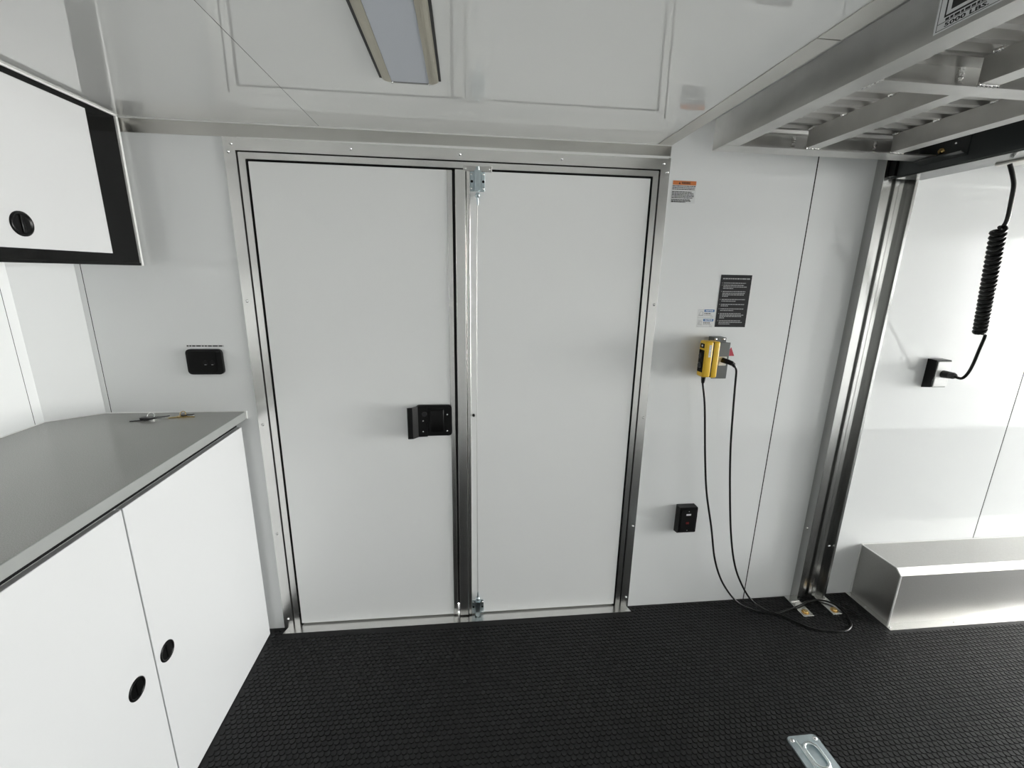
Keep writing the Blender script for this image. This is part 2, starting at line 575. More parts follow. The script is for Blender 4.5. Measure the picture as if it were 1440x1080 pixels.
def bolt_body(z0, z1, up):
    o = MB().box(.0230, .0795, .0020, .0065, z0, z1, .001).build('bolt_body', 'zinc', d2)
    xm = .0512
    MB().prism([(xm - .0150, .003), (xm - .0115, -.013), (xm + .0115, -.013), (xm + .0150, .003)], 'z', z0 + .001, z1 + (.003 if up else -.001)).build('bolt_housing', 'zinc', o)
    MB().cyl((xm, -.004, z0 - (.0 if up else .006)), (xm, -.004, z1 + (.015 if up else 0)), .0075, 14).build('bolt_pin', 'zinc', o)
    for x in (.0295, .0730):
        MB().cyl((x, .0030, (z0 + z1) / 2), (x, .0012, (z0 + z1) / 2), .0050, 12).build('bolt_hole', 'gasket', o)
        for z in (z0 + .010, z1 - .010):
            screw('screw', (x, .002, z), (0, -1, 0), .0042, o, h=.003)
    zz = z0 if up else z1
    s = -1 if up else 1
    MB().lathe([(.003, -.010), (.008, -.006), (.0095, 0), (.008, .006), (.003, .010)], (xm, -.004, zz + s * .014), (0, 0, 1), 14).build('ball_joint', 'zinc', o)
    MB().lathe([(.0045, 0), (.0030, s * .028)] if s > 0 else [(.0030, -.028), (.0045, 0)], (xm, -.004, zz + s * .022), (0, 0, 1), 10).build('rod_end', 'zinc', o)


bolt_body(1.9345, 2.0050, True)
bolt_body(.0120, .0880, False)
rodp = spline([(.0505, -.004, 1.905), (.0475, -.006, 1.70), (.0470, -.007, 1.2), (.0480, -.007, .7), (.0500, -.006, .30), (.0512, -.004, .125)], 6)
MB().tube(rodp, .0014, 8).build('cable_rod', 'alu_lift', d2)

# ================================================================== CABINETS
# --- base cabinet
YE = -1.325
bc = thing('base_cabinet', 'white floor cabinet with two doors and round black latches under the grey worktop', 'cabinet', (-1.2, -.67, 0))
MB().box(XL + .003, -.922, YE, -.034, 0.0, 1.012).build('body', 'cab_white', bc)
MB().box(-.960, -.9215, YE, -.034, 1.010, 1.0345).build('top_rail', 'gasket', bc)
for y0, y1, ly in ((-.672, -.034, -.626), (YE, -.677, -.752)):
    d = MB().box(-.922, -.903, y0, y1, .004, 1.009, .0012).build('cabinet_door', 'cab_white', bc)
    lz = .506
    k1 = MB().lathe([(.0305, -.002), (.0305, .0018), (.028, .0034), (.0245, .0026), (.0235, .0006)], (-.903, ly, lz), (1, 0, 0), 32).build('round_latch', 'plastic', d)
    MB().box(-.9035, -.9002, ly - .0035, ly + .0035, lz - .020, lz + .020, .001).build('latch_grip', 'plastic', k1)

# --- worktop
ct = thing('worktop', 'grey laminate worktop along the nose wall of the trailer', 'worktop', (-1.2, -.67, 1.035))
poly = [(-.8965, YE - .01), (-.8965, -.0015), (-1.418, -.0015), (XL + .001, -.101), (XL + .001, YE - .01)]
MB().prism(poly, 'z', 1.0345, 1.0650).build('slab', 'counter', ct)
MB().box(-.8970, -.8945, YE - .01, -.0075, 1.0345, 1.0652, .0008).build('edge_band', 'counter_edge', ct)
MB().box(-.8985, -.8900, -.0075, -.0005, 1.0345, 1.0675, .001).build('end_cap', 'caulk', ct)
bd = MB()
bd.tube([(-.895, -.0022, 1.0655), (-1.419, -.0022, 1.0655), (XL + .003, -.102, 1.0655), (XL + .003, YE, 1.0655)], .0025, 6)
bd.build('sealant_bead', 'caulk', ct)

# --- overhead cabinet
oc = thing('wall_cabinet', 'white overhead cabinet with glossy black frame hung under the ceiling', 'cabinet', (-1.37, -.67, 1.64))
MB().box(XL + .003, -1.198, YE, -.012, 1.640, H - .001).build('body', 'cab_white', oc)
fr = MB()
fr.box(-1.198, -1.181, -.088, -.021, 1.6440, 2.1245)
fr.box(-1.198, -1.183, YE, -.088, 1.6440, 1.650)
fr.box(-1.198, -1.183, YE, -.088, 2.114, 2.1245)
fr.box(-1.198, -1.183, YE, -1.29, 1.650, 2.114)
fr.build('face_frame', 'cab_black', oc)
MB().box(-1.199, -1.176, YE, -.012, 2.1245, 2.1298).build('top_trim', 'caulk', oc)
MB().box(-1.199, -1.174, -.021, -.011, 1.634, 2.1250, .001).build('end_trim', 'caulk', oc)
MB().box(-1.199, -1.177, YE, -.021, 1.6345, 1.6440, .001).build('bottom_trim', 'cab_black', oc)
for y0, y1, ly in ((-.808, -.0895, -.443), (-1.29, -.812, -1.05)):
    d = MB()
    d.box(-1.183, -1.178, y0, y1, 1.6465, 1.6725)
    d.box(-1.183, -1.178, y0, y1, 2.1080, 2.1235)
    d.box(-1.183, -1.178, y1 - .054, y1, 1.6725, 2.1080)
    d.box(-1.183, -1.178, y0, y0 + .054, 1.6725, 2.1080)
    d = d.build('cabinet_door', 'cab_black', oc)
    MB().box(-1.183, -1.1792, y0 + .054, y1 - .054, 1.6725, 2.1080).build('door_panel', 'cab_white', d)
    lz = 1.7355
    k1 = MB().lathe([(.0325, -.002), (.0325, .002), (.029, .0042), (.0255, .003), (.0240, .0012), (.0230, .0010)], (-1.178, ly, lz), (1, 0, 0), 32).build('round_latch', 'plastic', d)
    MB().box(-1.180, -1.1735, ly - .0045, ly + .0045, lz - .023, lz + .023, .0015, 2).build('latch_grip', 'plastic', k1)

# ================================================================== CEILING LIGHT
cl = thing('ceiling_light', 'slim rectangular ceiling light with frosted lens, switched off', 'ceiling light', (-.14, -.95, H))
ya, yb = -.462, -1.50
XA, XB = -.2195, -.0605


def lamp_prof(x0, s):
    # quarter-round side rail, s = +1 left rail, -1 right rail
    w = .0295
    out = [(x0, H + .0002)]
    for k in range(6):
        a = math.pi / 2 * k / 5
        out.append((x0 + s * (.006 + (w - .006) * (1 - math.cos(a))) * 1.0, H - .0035 - .0085 * math.sin(a)))
    out.append((x0 + s * w, H + .0002))
    return out


MB().prism([(XA - .0012, H + .0002), (XA - .0012, H - .003), (XB + .0012, H - .003), (XB + .0012, H + .0002)], 'y', ya + .001, yb).build('mounting_edge', 'lamp_edge', cl)
MB().prism(lamp_prof(XA, 1), 'y', ya, yb).build('side_rail', 'lamp_rail', cl)
MB().prism(lamp_prof(XB, -1), 'y', ya, yb).build('side_rail', 'lamp_rail', cl)
MB().box(XA + .0305, XB - .0305, yb, ya - .005, H - .0115, H, .0004).build('diffuser', 'diffuser', cl)
MB().box(XB - .0205, XB - .0195, yb, ya, H - .0128, H - .009).build('rail_rib', 'lamp_rail', cl)
MB().box(XB - .0302, XB - .0292, yb, ya, H - .0126, H - .009).build('rail_rib', 'lamp_rail', cl)
MB().box(XA + .0292, XA + .0302, yb, ya, H - .0126, H - .009).build('rail_rib', 'lamp_rail', cl)
MB().box(XA + .0285, XB - .0285, ya - .005, ya + .003, H - .0125, H, .001).build('end_cap', 'cap_grey', cl)
for x in (XA + .031, XB - .031):
    screw('screw', (x, ya - .0005, H - .0125), (0, 0, -1), .003, cl)

# ================================================================== LIFT
LZ = 2.075
lift = thing('platform_lift', 'raised aluminium lift platform with corrugated deck, seen from below', 'lift', (3.4, -1.2, LZ))
X0, X1 = .8945, 5.90
Y0, Y1 = -.1555, -2.28
ZT = 2.176


def chan_y(x0, w, y0, y1, z0, z1, t, s, name, m='alu_lift'):
    """channel along y: web at x0, flange of width w towards s"""
    p = [(x0, z0), (x0 + s * w, z0), (x0 + s * w, z0 + t), (x0 + s * t, z0 + t), (x0 + s * t, z1 - t), (x0 + s * w, z1 - t), (x0 + s * w, z1), (x0, z1)]
    return MB().prism(p, 'y', y0, y1).build(name, m, lift)


def chan_x(y0, w, x0, x1, z0, z1, t, s, name, m='alu_lift'):
    p = [(y0, z0), (y0 + s * w, z0), (y0 + s * w, z0 + t), (y0 + s * t, z0 + t), (y0 + s * t, z1 - t), (y0 + s * w, z1 - t), (y0 + s * w, z1), (y0, z1)]
    return MB().prism(p, 'x', x0, x1).build(name, m, lift)


sb = chan_y(X0, .057, Y1, Y0, LZ, ZT, .005, 1, 'side_beam')
chan_y(X1, .057, Y1, Y0, LZ, ZT, .005, -1, 'side_beam')
chan_x(Y0, .075, X0 + .005, 1.715, LZ - .001, ZT - .004, .005, -1, 'end_beam')
chan_x(Y0, .075, 1.875, X1 - .005, LZ - .001, ZT - .004, .005, -1, 'end_beam')
chan_x(Y1, .075, X0 + .005, X1 - .005, LZ - .001, ZT - .004, .005, 1, 'end_beam')
for yc in (-.715, -1.24, -1.765):
    chan_x(yc, .052, X0 + .0575, X1 - .0575, LZ - .0005, 2.139, .005, -1, 'cross_member')
SUBX = (1.198, 1.525, 1.90, 2.25, 2.60, 2.95, 3.30, 3.65, 4.0, 4.35, 4.70, 5.05, 5.40)
bays = ((-.234, -.7145), (-.768, -1.2395), (-1.293, -1.7645), (-1.818, -2.204))
for xs in SUBX:
    for ya_, yb_ in bays:
        chan_y(xs, .050, yb_, ya_, LZ + .003, 2.137, .005, 1, 'deck_beam')
# corrugated deck in trapezoid waves across x
prof = []
y = Y0 - .006
P = .0545
while y > Y1 + .02:
    for dy, z in ((0, 2.138), (.018, 2.138), (.0265, 2.163), (.046, 2.163)):
        prof.append((y - dy, z))
    y -= P
prof.append((y, 2.138))
dk = MB()
n = len(prof)
va = [(X0 + .0052, q[0], q[1]) for q in prof]
vb_ = [(X1 - .0052, q[0], q[1]) for q in prof]
vc = [(X0 + .0052, q[0], q[1] + .003) for q in prof]
vd = [(X1 - .0052, q[0], q[1] + .003) for q in prof]
V = va + vb_ + vc + vd
F = []
for i in range(n - 1):
    F.append((i, i + 1, n + i + 1, n + i))
    F.append((2 * n + i, 3 * n + i, 3 * n + i + 1, 2 * n + i + 1))
    F.append((i, 2 * n + i, 2 * n + i + 1, i + 1))
    F.append((n + i, n + i + 1, 3 * n + i + 1, 3 * n + i))
dk.add(V, F)
dk.build('corrugated_deck', 'alu_deck', lift)
# weld beads where deck beams meet the frame
def weld(pts, r):
    out = []
    rad = []
    pp = spline(pts, 10)
    for i, q in enumerate(pp):
        out.append(q)
        rad.append(r * (1.0 + .35 * math.sin(i * 1.6)))
    return MB().tube(out, rad, 8).build('weld_bead', 'weld', lift)


for xs in SUBX[:2]:
    weld([(xs - .002, -.2325, LZ + .004), (xs + .025, -.2335, LZ + .0035), (xs + .052, -.2335, LZ + .0035)], .0045)
    weld([(xs - .001, -.1635, 2.132), (xs - .0015, -.1635, 2.115), (xs - .001, -.1645, 2.085)], .0065)
    weld([(xs - .002, -.7690, LZ + .004), (xs + .025, -.7690, LZ + .0035), (xs + .052, -.7690, LZ + .0035)], .0045)
    weld([(xs - .001, -.7225, 2.132), (xs - .0015, -.7225, 2.115), (xs - .001, -.7235, 2.085)], .0065)
    for yy in (-.245, -.385, -.545, -.625, -.80, -.93, -1.06):
        weld([(xs - .001, yy + .010, 2.137), (xs - .003, yy, 2.136), (xs - .001, yy - .010, 2.137)], .0045)
weld([(X0 + .0555, -.7150, LZ + .001), (X0 + .058, -.740, LZ + .001), (X0 + .058, -.770, LZ + .001)], .003)
for x, y in ((1.03, -.482), (1.03, -.367)):
    b = MB().lathe([(.0105, 0), (.0105, .010)], (x, y, 2.140), (0, 0, -1), 6).build('deck_bolt', 'zinc', lift)
    MB().cyl((x, y, 2.131), (x, y, 2.118), .0055, 12).build('bolt_shank', 'zinc', b)
# dark crossbar carrying the platform, riding in the wall post
cb = MB()
cb.box(1.728, 1.860, -2.38, -.048, 2.0335, 2.1480, .003)
cb = cb.build('carriage_crossbar', 'beam_dark', lift)
MB().box(1.734, 1.858, -2.36, -.060, 2.0315, 2.0340).build('crossbar_sole', 'beam_dark', cb)
MB().prism([(1.716, 2.040), (1.728, 2.040), (1.728, 2.140), (1.716, 2.140)], 'y', -.075, -.049).build('carriage_shoe', 'plastic', cb)
br = MB()
br.prism([(1.6950, 2.0715), (1.7285, 2.0600), (1.7285, 2.0560), (1.6950, 2.0680)], 'y', -.330, -.165)
MB().box(1.7225, 1.7285, -.330, -.165, 2.058, 2.130).build('hanger_plate', 'beam_dark', cb)
br = br.build('hanger_bracket', 'beam_dark', cb)
MB().lathe([(.011, 0), (.011, .006), (.006, .0062), (.006, .012)], (1.7225, -.242, 2.0885), (-1, 0, 0), 6).build('hanger_bolt', 'brass', cb)
screw('pin_head', (1.7225, -.285, 2.104), (-1, 0, 0), .004, cb, h=.003)
MB().box(1.840, 1.905, -.47, -.33, 2.0250, 2.0325, .002).build('cord_clamp_plate', 'recept', cb)
# rating plate on the side beam
FX = X0
rp = MB().box(FX - .0012, FX + .0005, -1.235, -.9285, 2.0850, 2.1735).build('rating_label', 'paper', lift)


def face_line(y0, y1, z0, z1, name='label_rule', m='ink'):
    return MB().box(FX - .0016, FX - .0008, y1, y0, z0, z1).build(name, m, rp)


face_line(-.9330, -1.230, 2.0872, 2.0880)
face_line(-.9330, -1.230, 2.0985, 2.0993)
face_line(-.9330, -.9338, 2.0872, 2.170)
face_line(-.9440, -1.220, 2.1065, 2.1095)
face_line(-.9440, -.9465, 2.1065, 2.168)
text('label_text', '5000 LBS.', .0092, 'ink', rp, (FX - .0017, -.9480, 2.0896), (0, -1, 0), (0, 0, 1), .073, .0003)
mb = MB()
yy = -.9475
while yy > -1.03:
    w = random.uniform(.004, .012)
    mb.box(FX - .0016, FX - .0008, yy - w, yy, 2.1003, 2.1042)
    yy -= w + .002
mb.build('label_print', 'ink', rp)
mb = MB()
mb.box(FX - .0016, FX - .0008, -.985, -.9545, 2.1155, 2.160)
mb.box(FX - .0016, FX - .0008, -1.04, -.995, 2.1155, 2.160)
mb.box(FX - .0016, FX - .0008, -1.09, -1.05, 2.1155, 2.160)
mb.build('label_print', 'ink', rp)

# ================================================================== LIFT POST
lp = thing('lift_post', 'upright aluminium lift post with grooved face bolted to floor beside the wall', 'post', (1.78, -.02, 0))
PX0, PX1, PD = 1.702, 1.862, -.046
MB().prism([(PX0, .0), (PX0, PD), (PX0 + .024, PD), (PX0 + .024, -.016), (PX1 - .012, -.016), (PX1 - .012, PD), (PX1, PD), (PX1, 0)], 'z', .006, HR - .01).build('channel', 'alu_post', lp)
for x0, x1, y0 in ((PX0 + .036, PX0 + .062, -.024), (PX0 + .074, PX0 + .092, -.030), (PX0 + .100, PX0 + .122, -.022)):
    MB().box(x0, x1, -.016, y0, .012, HR - .012, .0015).build('guide_rib', 'alu_post', lp)
MB().box(PX0 + .066, PX0 + .070, -.0155, -.0185, .012, HR - .012).build('guide_rib', 'alu_post', lp)
MB().box(PX1 - .0115, PX1 + .0006, PD - .0006, PD + .004, .008, HR - .012, .001).build('edge_cap', 'alu_post', lp)
MB().box(PX0 - .0006, PX0 + .0235, PD - .0008, PD + .002, .20, HR - .012, .0008).build('edge_cap', 'alu_post', lp)
for x0, x1 in ((1.662, 1.718), (1.820, 1.878)):
    ft_ = MB().box(x0, x1, -.149, -.002, .0005, .0085, .001).build('foot_bar', 'alu_bright', lp)
    xc = (x0 + x1) / 2
    bo = MB().lathe([(.0135, 0), (.0135, .007), (.010, .008)], (xc, -.122, .0085), (0, 0, 1), 6).build('foot_bolt', 'brass', ft_)
    MB().lathe([(.018, 0), (.018, .0012)], (xc, -.122, .0083), (0, 0, 1), 20).build('washer', 'brass', ft_)
    weld_o = MB().tube(spline([(x0 + .006, -.050, .010), (xc, -.052, .011), (x1 - .006, -.050, .010)], 6), .005, 8).build('weld_bead', 'weld', ft_)
screw('screw', (PX0 - .0005, -.022, .4185), (-1, 0, 0), .0065, lp, h=.004)
screw('screw', (1.838, -.030, .313), (0, -1, 0), .0085, lp, h=.004)

# ================================================================== WHEEL WELL COVER
ww = thing('wheel_well_cover', 'low boxed aluminium wheel well cover standing along the wall', 'wheel well', (2.7, -.11, 0))
WX0, WX1 = 2.050, 3.72
MB().prism([(-.002, 0.001), (-.002, .296), (-.1934, .296), (-.2225, .2700), (-.2225, .001)], 'x', WX0, WX1).build('cover', 'alu_well', ww)
fg = MB()
fg.prism([(2.0195, -.002), (2.0195, -.2630), (WX1 + .03, -.2630), (WX1 + .03, -.2215), (WX0 + .001, -.2215), (WX0 + .001, -.002)], 'z', .0003, .0035)
fg = fg.build('floor_flange', 'alu_bright', ww)
MB().tube([(WX0 - .001, -.0045, .008), (WX0 - .001, -.0045, .296), (WX0 - .0005, -.1934, .2965), (WX0 - .0005, -.2228, .2702), (WX0 - .0005, -.2228, .005)], .0040, 6).build('sealant_bead', 'caulk', ww)
MB().tube([(WX0, -.0045, .2965), (WX1, -.0045, .2965)], .0030, 6).build('sealant_bead', 'caulk', ww)
for x, y in ((2.036, -.015), (2.036, -.11), (2.034, -.245), (2.385, -.243), (2.72, -.243), (3.06, -.243), (3.40, -.243)):
    screw('rivet', (x, y, .0033), (0, 0, 1), .0048, fg, h=.003)

# ================================================================== WALL FITTINGS
# --- dark double outlet over the worktop
ol = thing('outlet_box', 'black flush power socket above the worktop, near the keys', 'socket', (-1.018, 0, 1.272))
MB().prism(rrect(-1.0830, -.9510, 1.2225, 1.3230, .016), 'y', -.012, .001).build('housing', 'plastic', ol)
MB().prism(rrect(-1.0740, -.9720, 1.2310, 1.3140, .010), 'y', -.0135, -.010).build('face_plate', 'gasket', ol)
MB().prism([(-.9690, -.0165), (-.9550, -.0120), (-.9550, -.0110), (-.9690, -.0110)], 'z', 1.232, 1.313).build('side_flap', 'plastic', ol)
for x in (-1.014, -.989):
    s_ = MB().lathe([(.0095, 0), (.0095, .002)], (x, -.0130, 1.270), (0, -1, 0), 18).build('socket_face', 'plastic', ol)
    MB().box(x - .003, x + .004, -.0156, -.0148, 1.2615, 1.2635).build('socket_mark', 'grey_ink', s_)
dashes('socket_print', -1.080, -.945, 1.3345, .0050, 'ink', ol, -.0003)

# --- orange warning sticker
ws = thing('warning_sticker', 'small white sticker with orange warning band beside the door frame', 'sticker', (.876, 0, 1.96))
MB().box(.8245, .9285, -.0006, .0004, 1.9200, 2.0050).build('sheet', 'paper', ws)
MB().box(.8290, .9265, -.0009, -.0004, 1.9875, 2.0030).build('band', 'orange', ws)
text('band_text', 'WARNING', .0125, 'ink', ws, (.8650, -.0011, 1.9905), (1, 0, 0), (0, 0, 1), .037, .0004)
MB().prism([(.8530, 1.9905), (.8610, 1.9905), (.8570, 1.9995)], 'y', -.0011, -.0006).build('band_triangle', 'ink', ws)
rows = [(1.9835, 1), (1.9775, .98), (1.9715, .97), (1.9620, .85), (1.9565, .95), (1.9510, .96), (1.9455, .97), (1.9400, .93), (1.9330, .82), (1.9280, .85), (1.9240, .62)]
for z, fl_ in rows:
    dashes('print_line', .8285, .9250, z, .0030, 'ink', ws, -.0007, fl_)

# --- charcoal instruction sign
ds = thing('instruction_sign', 'tall charcoal sign with rows of pale print on the wall', 'sign', (1.153, 0, 1.53))
MB().box(1.0838, 1.2235, -.0016, .0004, 1.4215, 1.6430).build('sheet', 'sign_dark', ds)
dashes('title_line', 1.0930, 1.2150, 1.6270, .0050, 'grey_ink', ds, -.0017)
rows = [(1.6090, .92, 1), (1.6000, .85, 1), (1.5930, .97, 0), (1.5865, .42, 0), (1.5735, .95, 1), (1.5660, .93, 0), (1.5595, .90, 0), (1.5535, .25, 0),
        (1.5400, .98, 1), (1.5330, .60, 0), (1.5190, .98, 1), (1.5125, .30, 0), (1.5000, .97, 1), (1.4930, .55, 0), (1.4800, .88, 1), (1.4735, 1.0, 0),
        (1.4675, .92, 0), (1.4610, .20, 0), (1.4490, .90, 1), (1.4420, .98, 0), (1.4350, .48, 0)]
for z, fl_, num in rows:
    dashes('print_line', 1.0985, 1.2080, z, .0032, 'grey_ink', ds, -.0017, fl_)
    if num:
        MB().box(1.0915, 1.0935, -.0019, -.0014, z - .0016, z + .0016).build('item_number', 'grey_ink', ds)

# --- two blue notices
for i, (zb, zt, lab) in enumerate(((1.4605, 1.4970, 'upper small white notice sticker with blue header left of charcoal sign'),
                                   (1.4205, 1.4570, 'lower small white notice sticker with blue header above the yellow pendant'))):
    ns = thing('notice_sticker', lab, 'sticker', (1.037, 0, zb), 'blue notice stickers')
    MB().box(1.0000, 1.0745, -.0006, .0004, zb, zt).build('sheet', 'paper', ns)
    MB().box(1.0275, 1.0735, -.0009, -.0004, zt - .0115, zt - .0008).build('header', 'blue', ns)
    text('header_text', 'NOTICE', .0078, 'white_ink', ns, (1.0345, -.0011, zt - .0092), (1, 0, 0), (0, 0, 1), .033, .0003)
    fr_ = MB()
    fr_.box(1.0005, 1.0720, -.0009, -.0004, zb + .0003, zb + .0014)
    fr_.box(1.0030, 1.0265, -.0009, -.0004, zt - .0016, zt - .0008)
    fr_.build('border', 'grey_ink', ns)
    if i == 0:
        pg = MB()
        pg.box(1.0035, 1.0250, -.0009, -.0004, zb + .0090, zb + .0125)
        pg.prism([(1.0045, zb + .0125), (1.0065, zb + .0125), (1.0105, zb + .0265), (1.0085, zb + .0255)], 'y', -.0009, -.0004)
        pg.prism([(1.0220, zb + .0125), (1.0245, zb + .0125), (1.0225, zb + .0270), (1.0200, zb + .0255)], 'y', -.0009, -.0004)
        pg.box(1.0110, 1.0200, -.0009, -.0004, zb + .0265, zb + .0280)
    else:
        pg = MB()
        pg.box(1.0040, 1.0200, -.0009, -.0004, zb + .0255, zb + .0280)
        pg.box(1.0180, 1.0200, -.0009, -.0004, zb + .0100, zb + .0255)
        pg.box(1.0055, 1.0080, -.0009, -.0004, zb + .0110, zb + .0220)
        pg.box(1.0105, 1.0125, -.0009, -.0004, zb + .0110, zb + .0230)
        pg.box(1.0070, 1.0250, -.0009, -.0004, zb + .0085, zb + .0100)
    pg.build('pictogram', 'grey_ink', ns)
    dashes('print_line', 1.0290, 1.0620, zb + .0185, .0036, 'ink', ns, -.0007, .9)
    dashes('print_line', 1.0290, 1.0660, zb + .0115, .0030, 'grey_ink', ns, -.0007, .95)
    dashes('print_line', 1.0570, 1.0700, zb + .0055, .0018, 'grey_ink', ns, -.0007)

# --- grey junction box behind the yellow pendant
jb = thing('junction_box', 'grey metal junction box with pale socket fixed to the wall', 'junction box', (1.10, 0, 1.28))
MB().box(1.068, 1.1345, -.050, .0005, 1.2030, 1.3590, .003, 2).build('box', 'junction', jb)
MB().box(1.0665, 1.1360, -.053, -.049, 1.2015, 1.3605, .0015).build('cover', 'junction', jb)
MB().box(1.0900, 1.1260, -.0555, -.052, 1.2600, 1.2995, .0015).build('socket', 'recept', jb)
bk = MB().box(1.062, 1.118, -.046, -.002, 1.3590, 1.3810, .001).build('hanging_bracket', 'junction', jb)
for x in (1.069, 1.106):
    screw('screw', (x, -.046, 1.3745), (0, -1, 0), .0058, bk, h=.003)
# --- red triangle sticker
MBt = MB().prism([(1.1480, 1.2920), (1.1935, 1.2930), (1.1745, 1.3320)], 'y', -.0006, .0004)
rt = MBt.build('warning_triangle', 'red')
tag(rt, 'red triangular sticker on wall just behind the grey junction box', 'sticker')

# --- yellow pendant control
pc = thing('pendant_control', 'yellow two-button pendant control hanging beside the grey junction box', 'pendant control', (1.035, -.065, 1.29))
PY0, PY1 = -.098, -.046
MB().box(.9985, 1.0345, PY0, PY1, 1.2170, 1.3715, .008, 3).build('front_shell', 'yellow', pc)
MB().box(1.0350, 1.0640, PY0 + .001, PY1, 1.2150, 1.3705, .007, 3).build('back_shell', 'yellow', pc)
MB().box(1.0335, 1.0360, PY0 + .002, PY1 - .001, 1.2190, 1.3680).build('shell_gasket', 'gasket', pc)
bpn = MB().box(.9968, .9995, -.092, -.053, 1.2380, 1.3330, .001).build('button_panel', 'gasket', pc)
for z in (1.308, 1.268):
    MB().lathe([(.0125, 0), (.0125, .004), (.010, .006)], (.9970, -.0725, z), (-1, 0, 0), 20).build('button', 'plastic_grey', bpn)
bg_ = MB().box(.9968, .9995, -.088, -.057, 1.3410, 1.3600, .001).build('badge', 'gasket', pc)
MB().box(.9962, .9972, -.078, -.068, 1.3470, 1.3545).build('badge_mark', 'white_ink', bg_)
MB().box(1.0145, 1.0250, PY0 - .0004, PY0 + .002, 1.3050, 1.3560).build('side_label', 'paper', pc)
mb = MB()
for z in (1.350, 1.340, 1.3235, 1.315):
    mb.box(1.0185, 1.0210, PY0 - .0007, PY0 + .001, z - .002, z + .002)
mb.build('label_print', 'grey_ink', pc)
MB().lathe([(.0095, 0), (.0085, -.018), (.0065, -.030)][::-1], (1.0200, -.072, 1.2175), (0, 0, 1), 14).build('cord_gland', 'plastic', pc)

# --- cable from pendant, looped on the floor, up to the junction box
zf = .0062
cpts = [(1.0200, -.072, 1.1875), (1.0440, -.070, 1.0830), (1.0770, -.070, .8470), (1.1090, -.068, .6650), (1.1590, -.066, .4760), (1.2050, -.062, .2930),
        (1.2680, -.060, .1530), (1.3550, -.070, .0450), (1.4400, -.094, .0100), (1.5260, -.1152, zf), (1.6050, -.101, .0085),
        (1.682, -.086, .0140), (1.7500, -.062, .0150), (1.815, -.058, .0160), (1.8580, -.078, .0170), (1.8760, -.1150, .0190), (1.8790, -.155, .0130),
        (1.8740, -.185, zf), (1.8552, -.217, zf), (1.8191, -.2415, zf), (1.7752, -.2513, zf), (1.7073, -.2410, zf), (1.6353, -.2168, zf),
        (1.5710, -.1503, zf), (1.5290, -.1180, .0080), (1.4850, -.0950, .0140), (1.4200, -.070, .0620), (1.3560, -.058, .1650), (1.3110, -.054, .2770), (1.2730, -.052, .4350),
        (1.2340, -.054, .6590), (1.2040, -.056, .8750), (1.1850, -.060, 1.0800), (1.1740, -.066, 1.1900), (1.1640, -.075, 1.2430), (1.1480, -.080, 1.2650)]
cc = tag(MB().tube(spline(cpts, 8), .0046, 10).build('control_cable', 'cord'),
         'black cable running from the yellow pendant down to a loop on the floor', 'cable')
pg_ = MB()
pg_.tube(spline([(1.1050, -.057, 1.2850), (1.1130, -.068, 1.2830), (1.1280, -.078, 1.2780), (1.1400, -.081, 1.2720), (1.1500, -.080, 1.2620)], 5),
         [.0115] * 4 + [.0112] * 5 + [.0105] * 5 + [.0090] * 4 + [.0075] * 3, 12)
pg_.build('plug', 'plastic', cc)

# --- black switch box low on the wall
sbx = thing('switch_box', 'small black switch box low on the wall between door and cables', 'switch', (1.052, 0, .49))
MB().prism([(-.0, .4260), (-.034, .4330), (-.040, .4400), (-.040, .5640), (-.036, .5680), (0, .5680)], 'x', 1.0075, 1.0960).build('housing', 'plastic', sbx)
MB().box(1.0150, 1.0890, -.0425, -.0395, .4460, .5590, .0015).build('face_plate', 'gasket', sbx)
MB().box(1.0400, 1.0630, -.0432, -.0420, .5290, .5370).build('face_label', 'white_ink', sbx)
MB().box(1.0420, 1.0570, -.0445, -.0420, .4840, .4950, .001).build('pilot_lens', 'led_red', sbx)
for z in (.5500, .4500):
    screw('screw', (1.0515, -.0425, z), (0, -1, 0), .0022, sbx)

# --- outlet box right of the post
ob = thing('socket_box', 'black surface socket with white cover plate where the coiled cord plugs in', 'socket', (2.205, 0, 1.21))
MB().prism([(0.0005, 1.1410), (-.040, 1.1500), (-.043, 1.1530), (-.043, 1.2770), (-.040, 1.2790), (.0005, 1.2800)], 'x', 2.1660, 2.2420).build('housing', 'plastic', ob)
MB().box(2.1720, 2.2430, -.0475, -.0425, 1.1545, 1.2730, .0015).build('cover_plate', 'plate_white', ob)

# --- coiled cord from the lift to the socket
kc = thing('coiled_cord', 'black coiled power cord hanging from the lift crossbar', 'cord', (1.9, -.3, 2.03))
up = [(1.8299, -0.3850, 2.0185), (1.8526, -0.3850, 1.9840), (1.8744, -0.3800, 1.9522), (1.8874, -0.3750, 1.9009), (1.9003, -0.3680, 1.8486), (1.9003, -0.3620, 1.8255), (1.8874, -0.3600, 1.8206)]
MB().tube(spline(up, 6), .0066, 10).build('upper_lead', 'cord', kc)
ctop, cbot = Vector((1.8875, -0.3600, 1.8158)), Vector((2.1182, -0.2150, 1.4285))
axis = (cbot - ctop)
ln = axis.length
ax = axis.normalized()
e1 = ax.cross(Vector((0, 1, 0))).normalized()
e2 = ax.cross(e1)
turns, rad = 24, .0165
pts = []
NS = turns * 14
for i in range(NS + 1):
    t = i / NS
    a = 2 * math.pi * turns * t
    pts.append(ctop + ax * (ln * t) + (e1 * math.cos(a) + e2 * math.sin(a)) * rad)
MB().tube(pts, .0074, 7).build('coil', 'cord', kc)
lo = [(2.1308, -0.2150, 1.4256), (2.1508, -0.2120, 1.4224), (2.1568, -0.2080, 1.4040), (2.1791, -0.1850, 1.3520), (2.2031, -0.1600, 1.2882), (2.2217, -0.1350, 1.2380), (2.2204, -0.1180, 1.2112), (2.1983, -0.1070, 1.2153)]
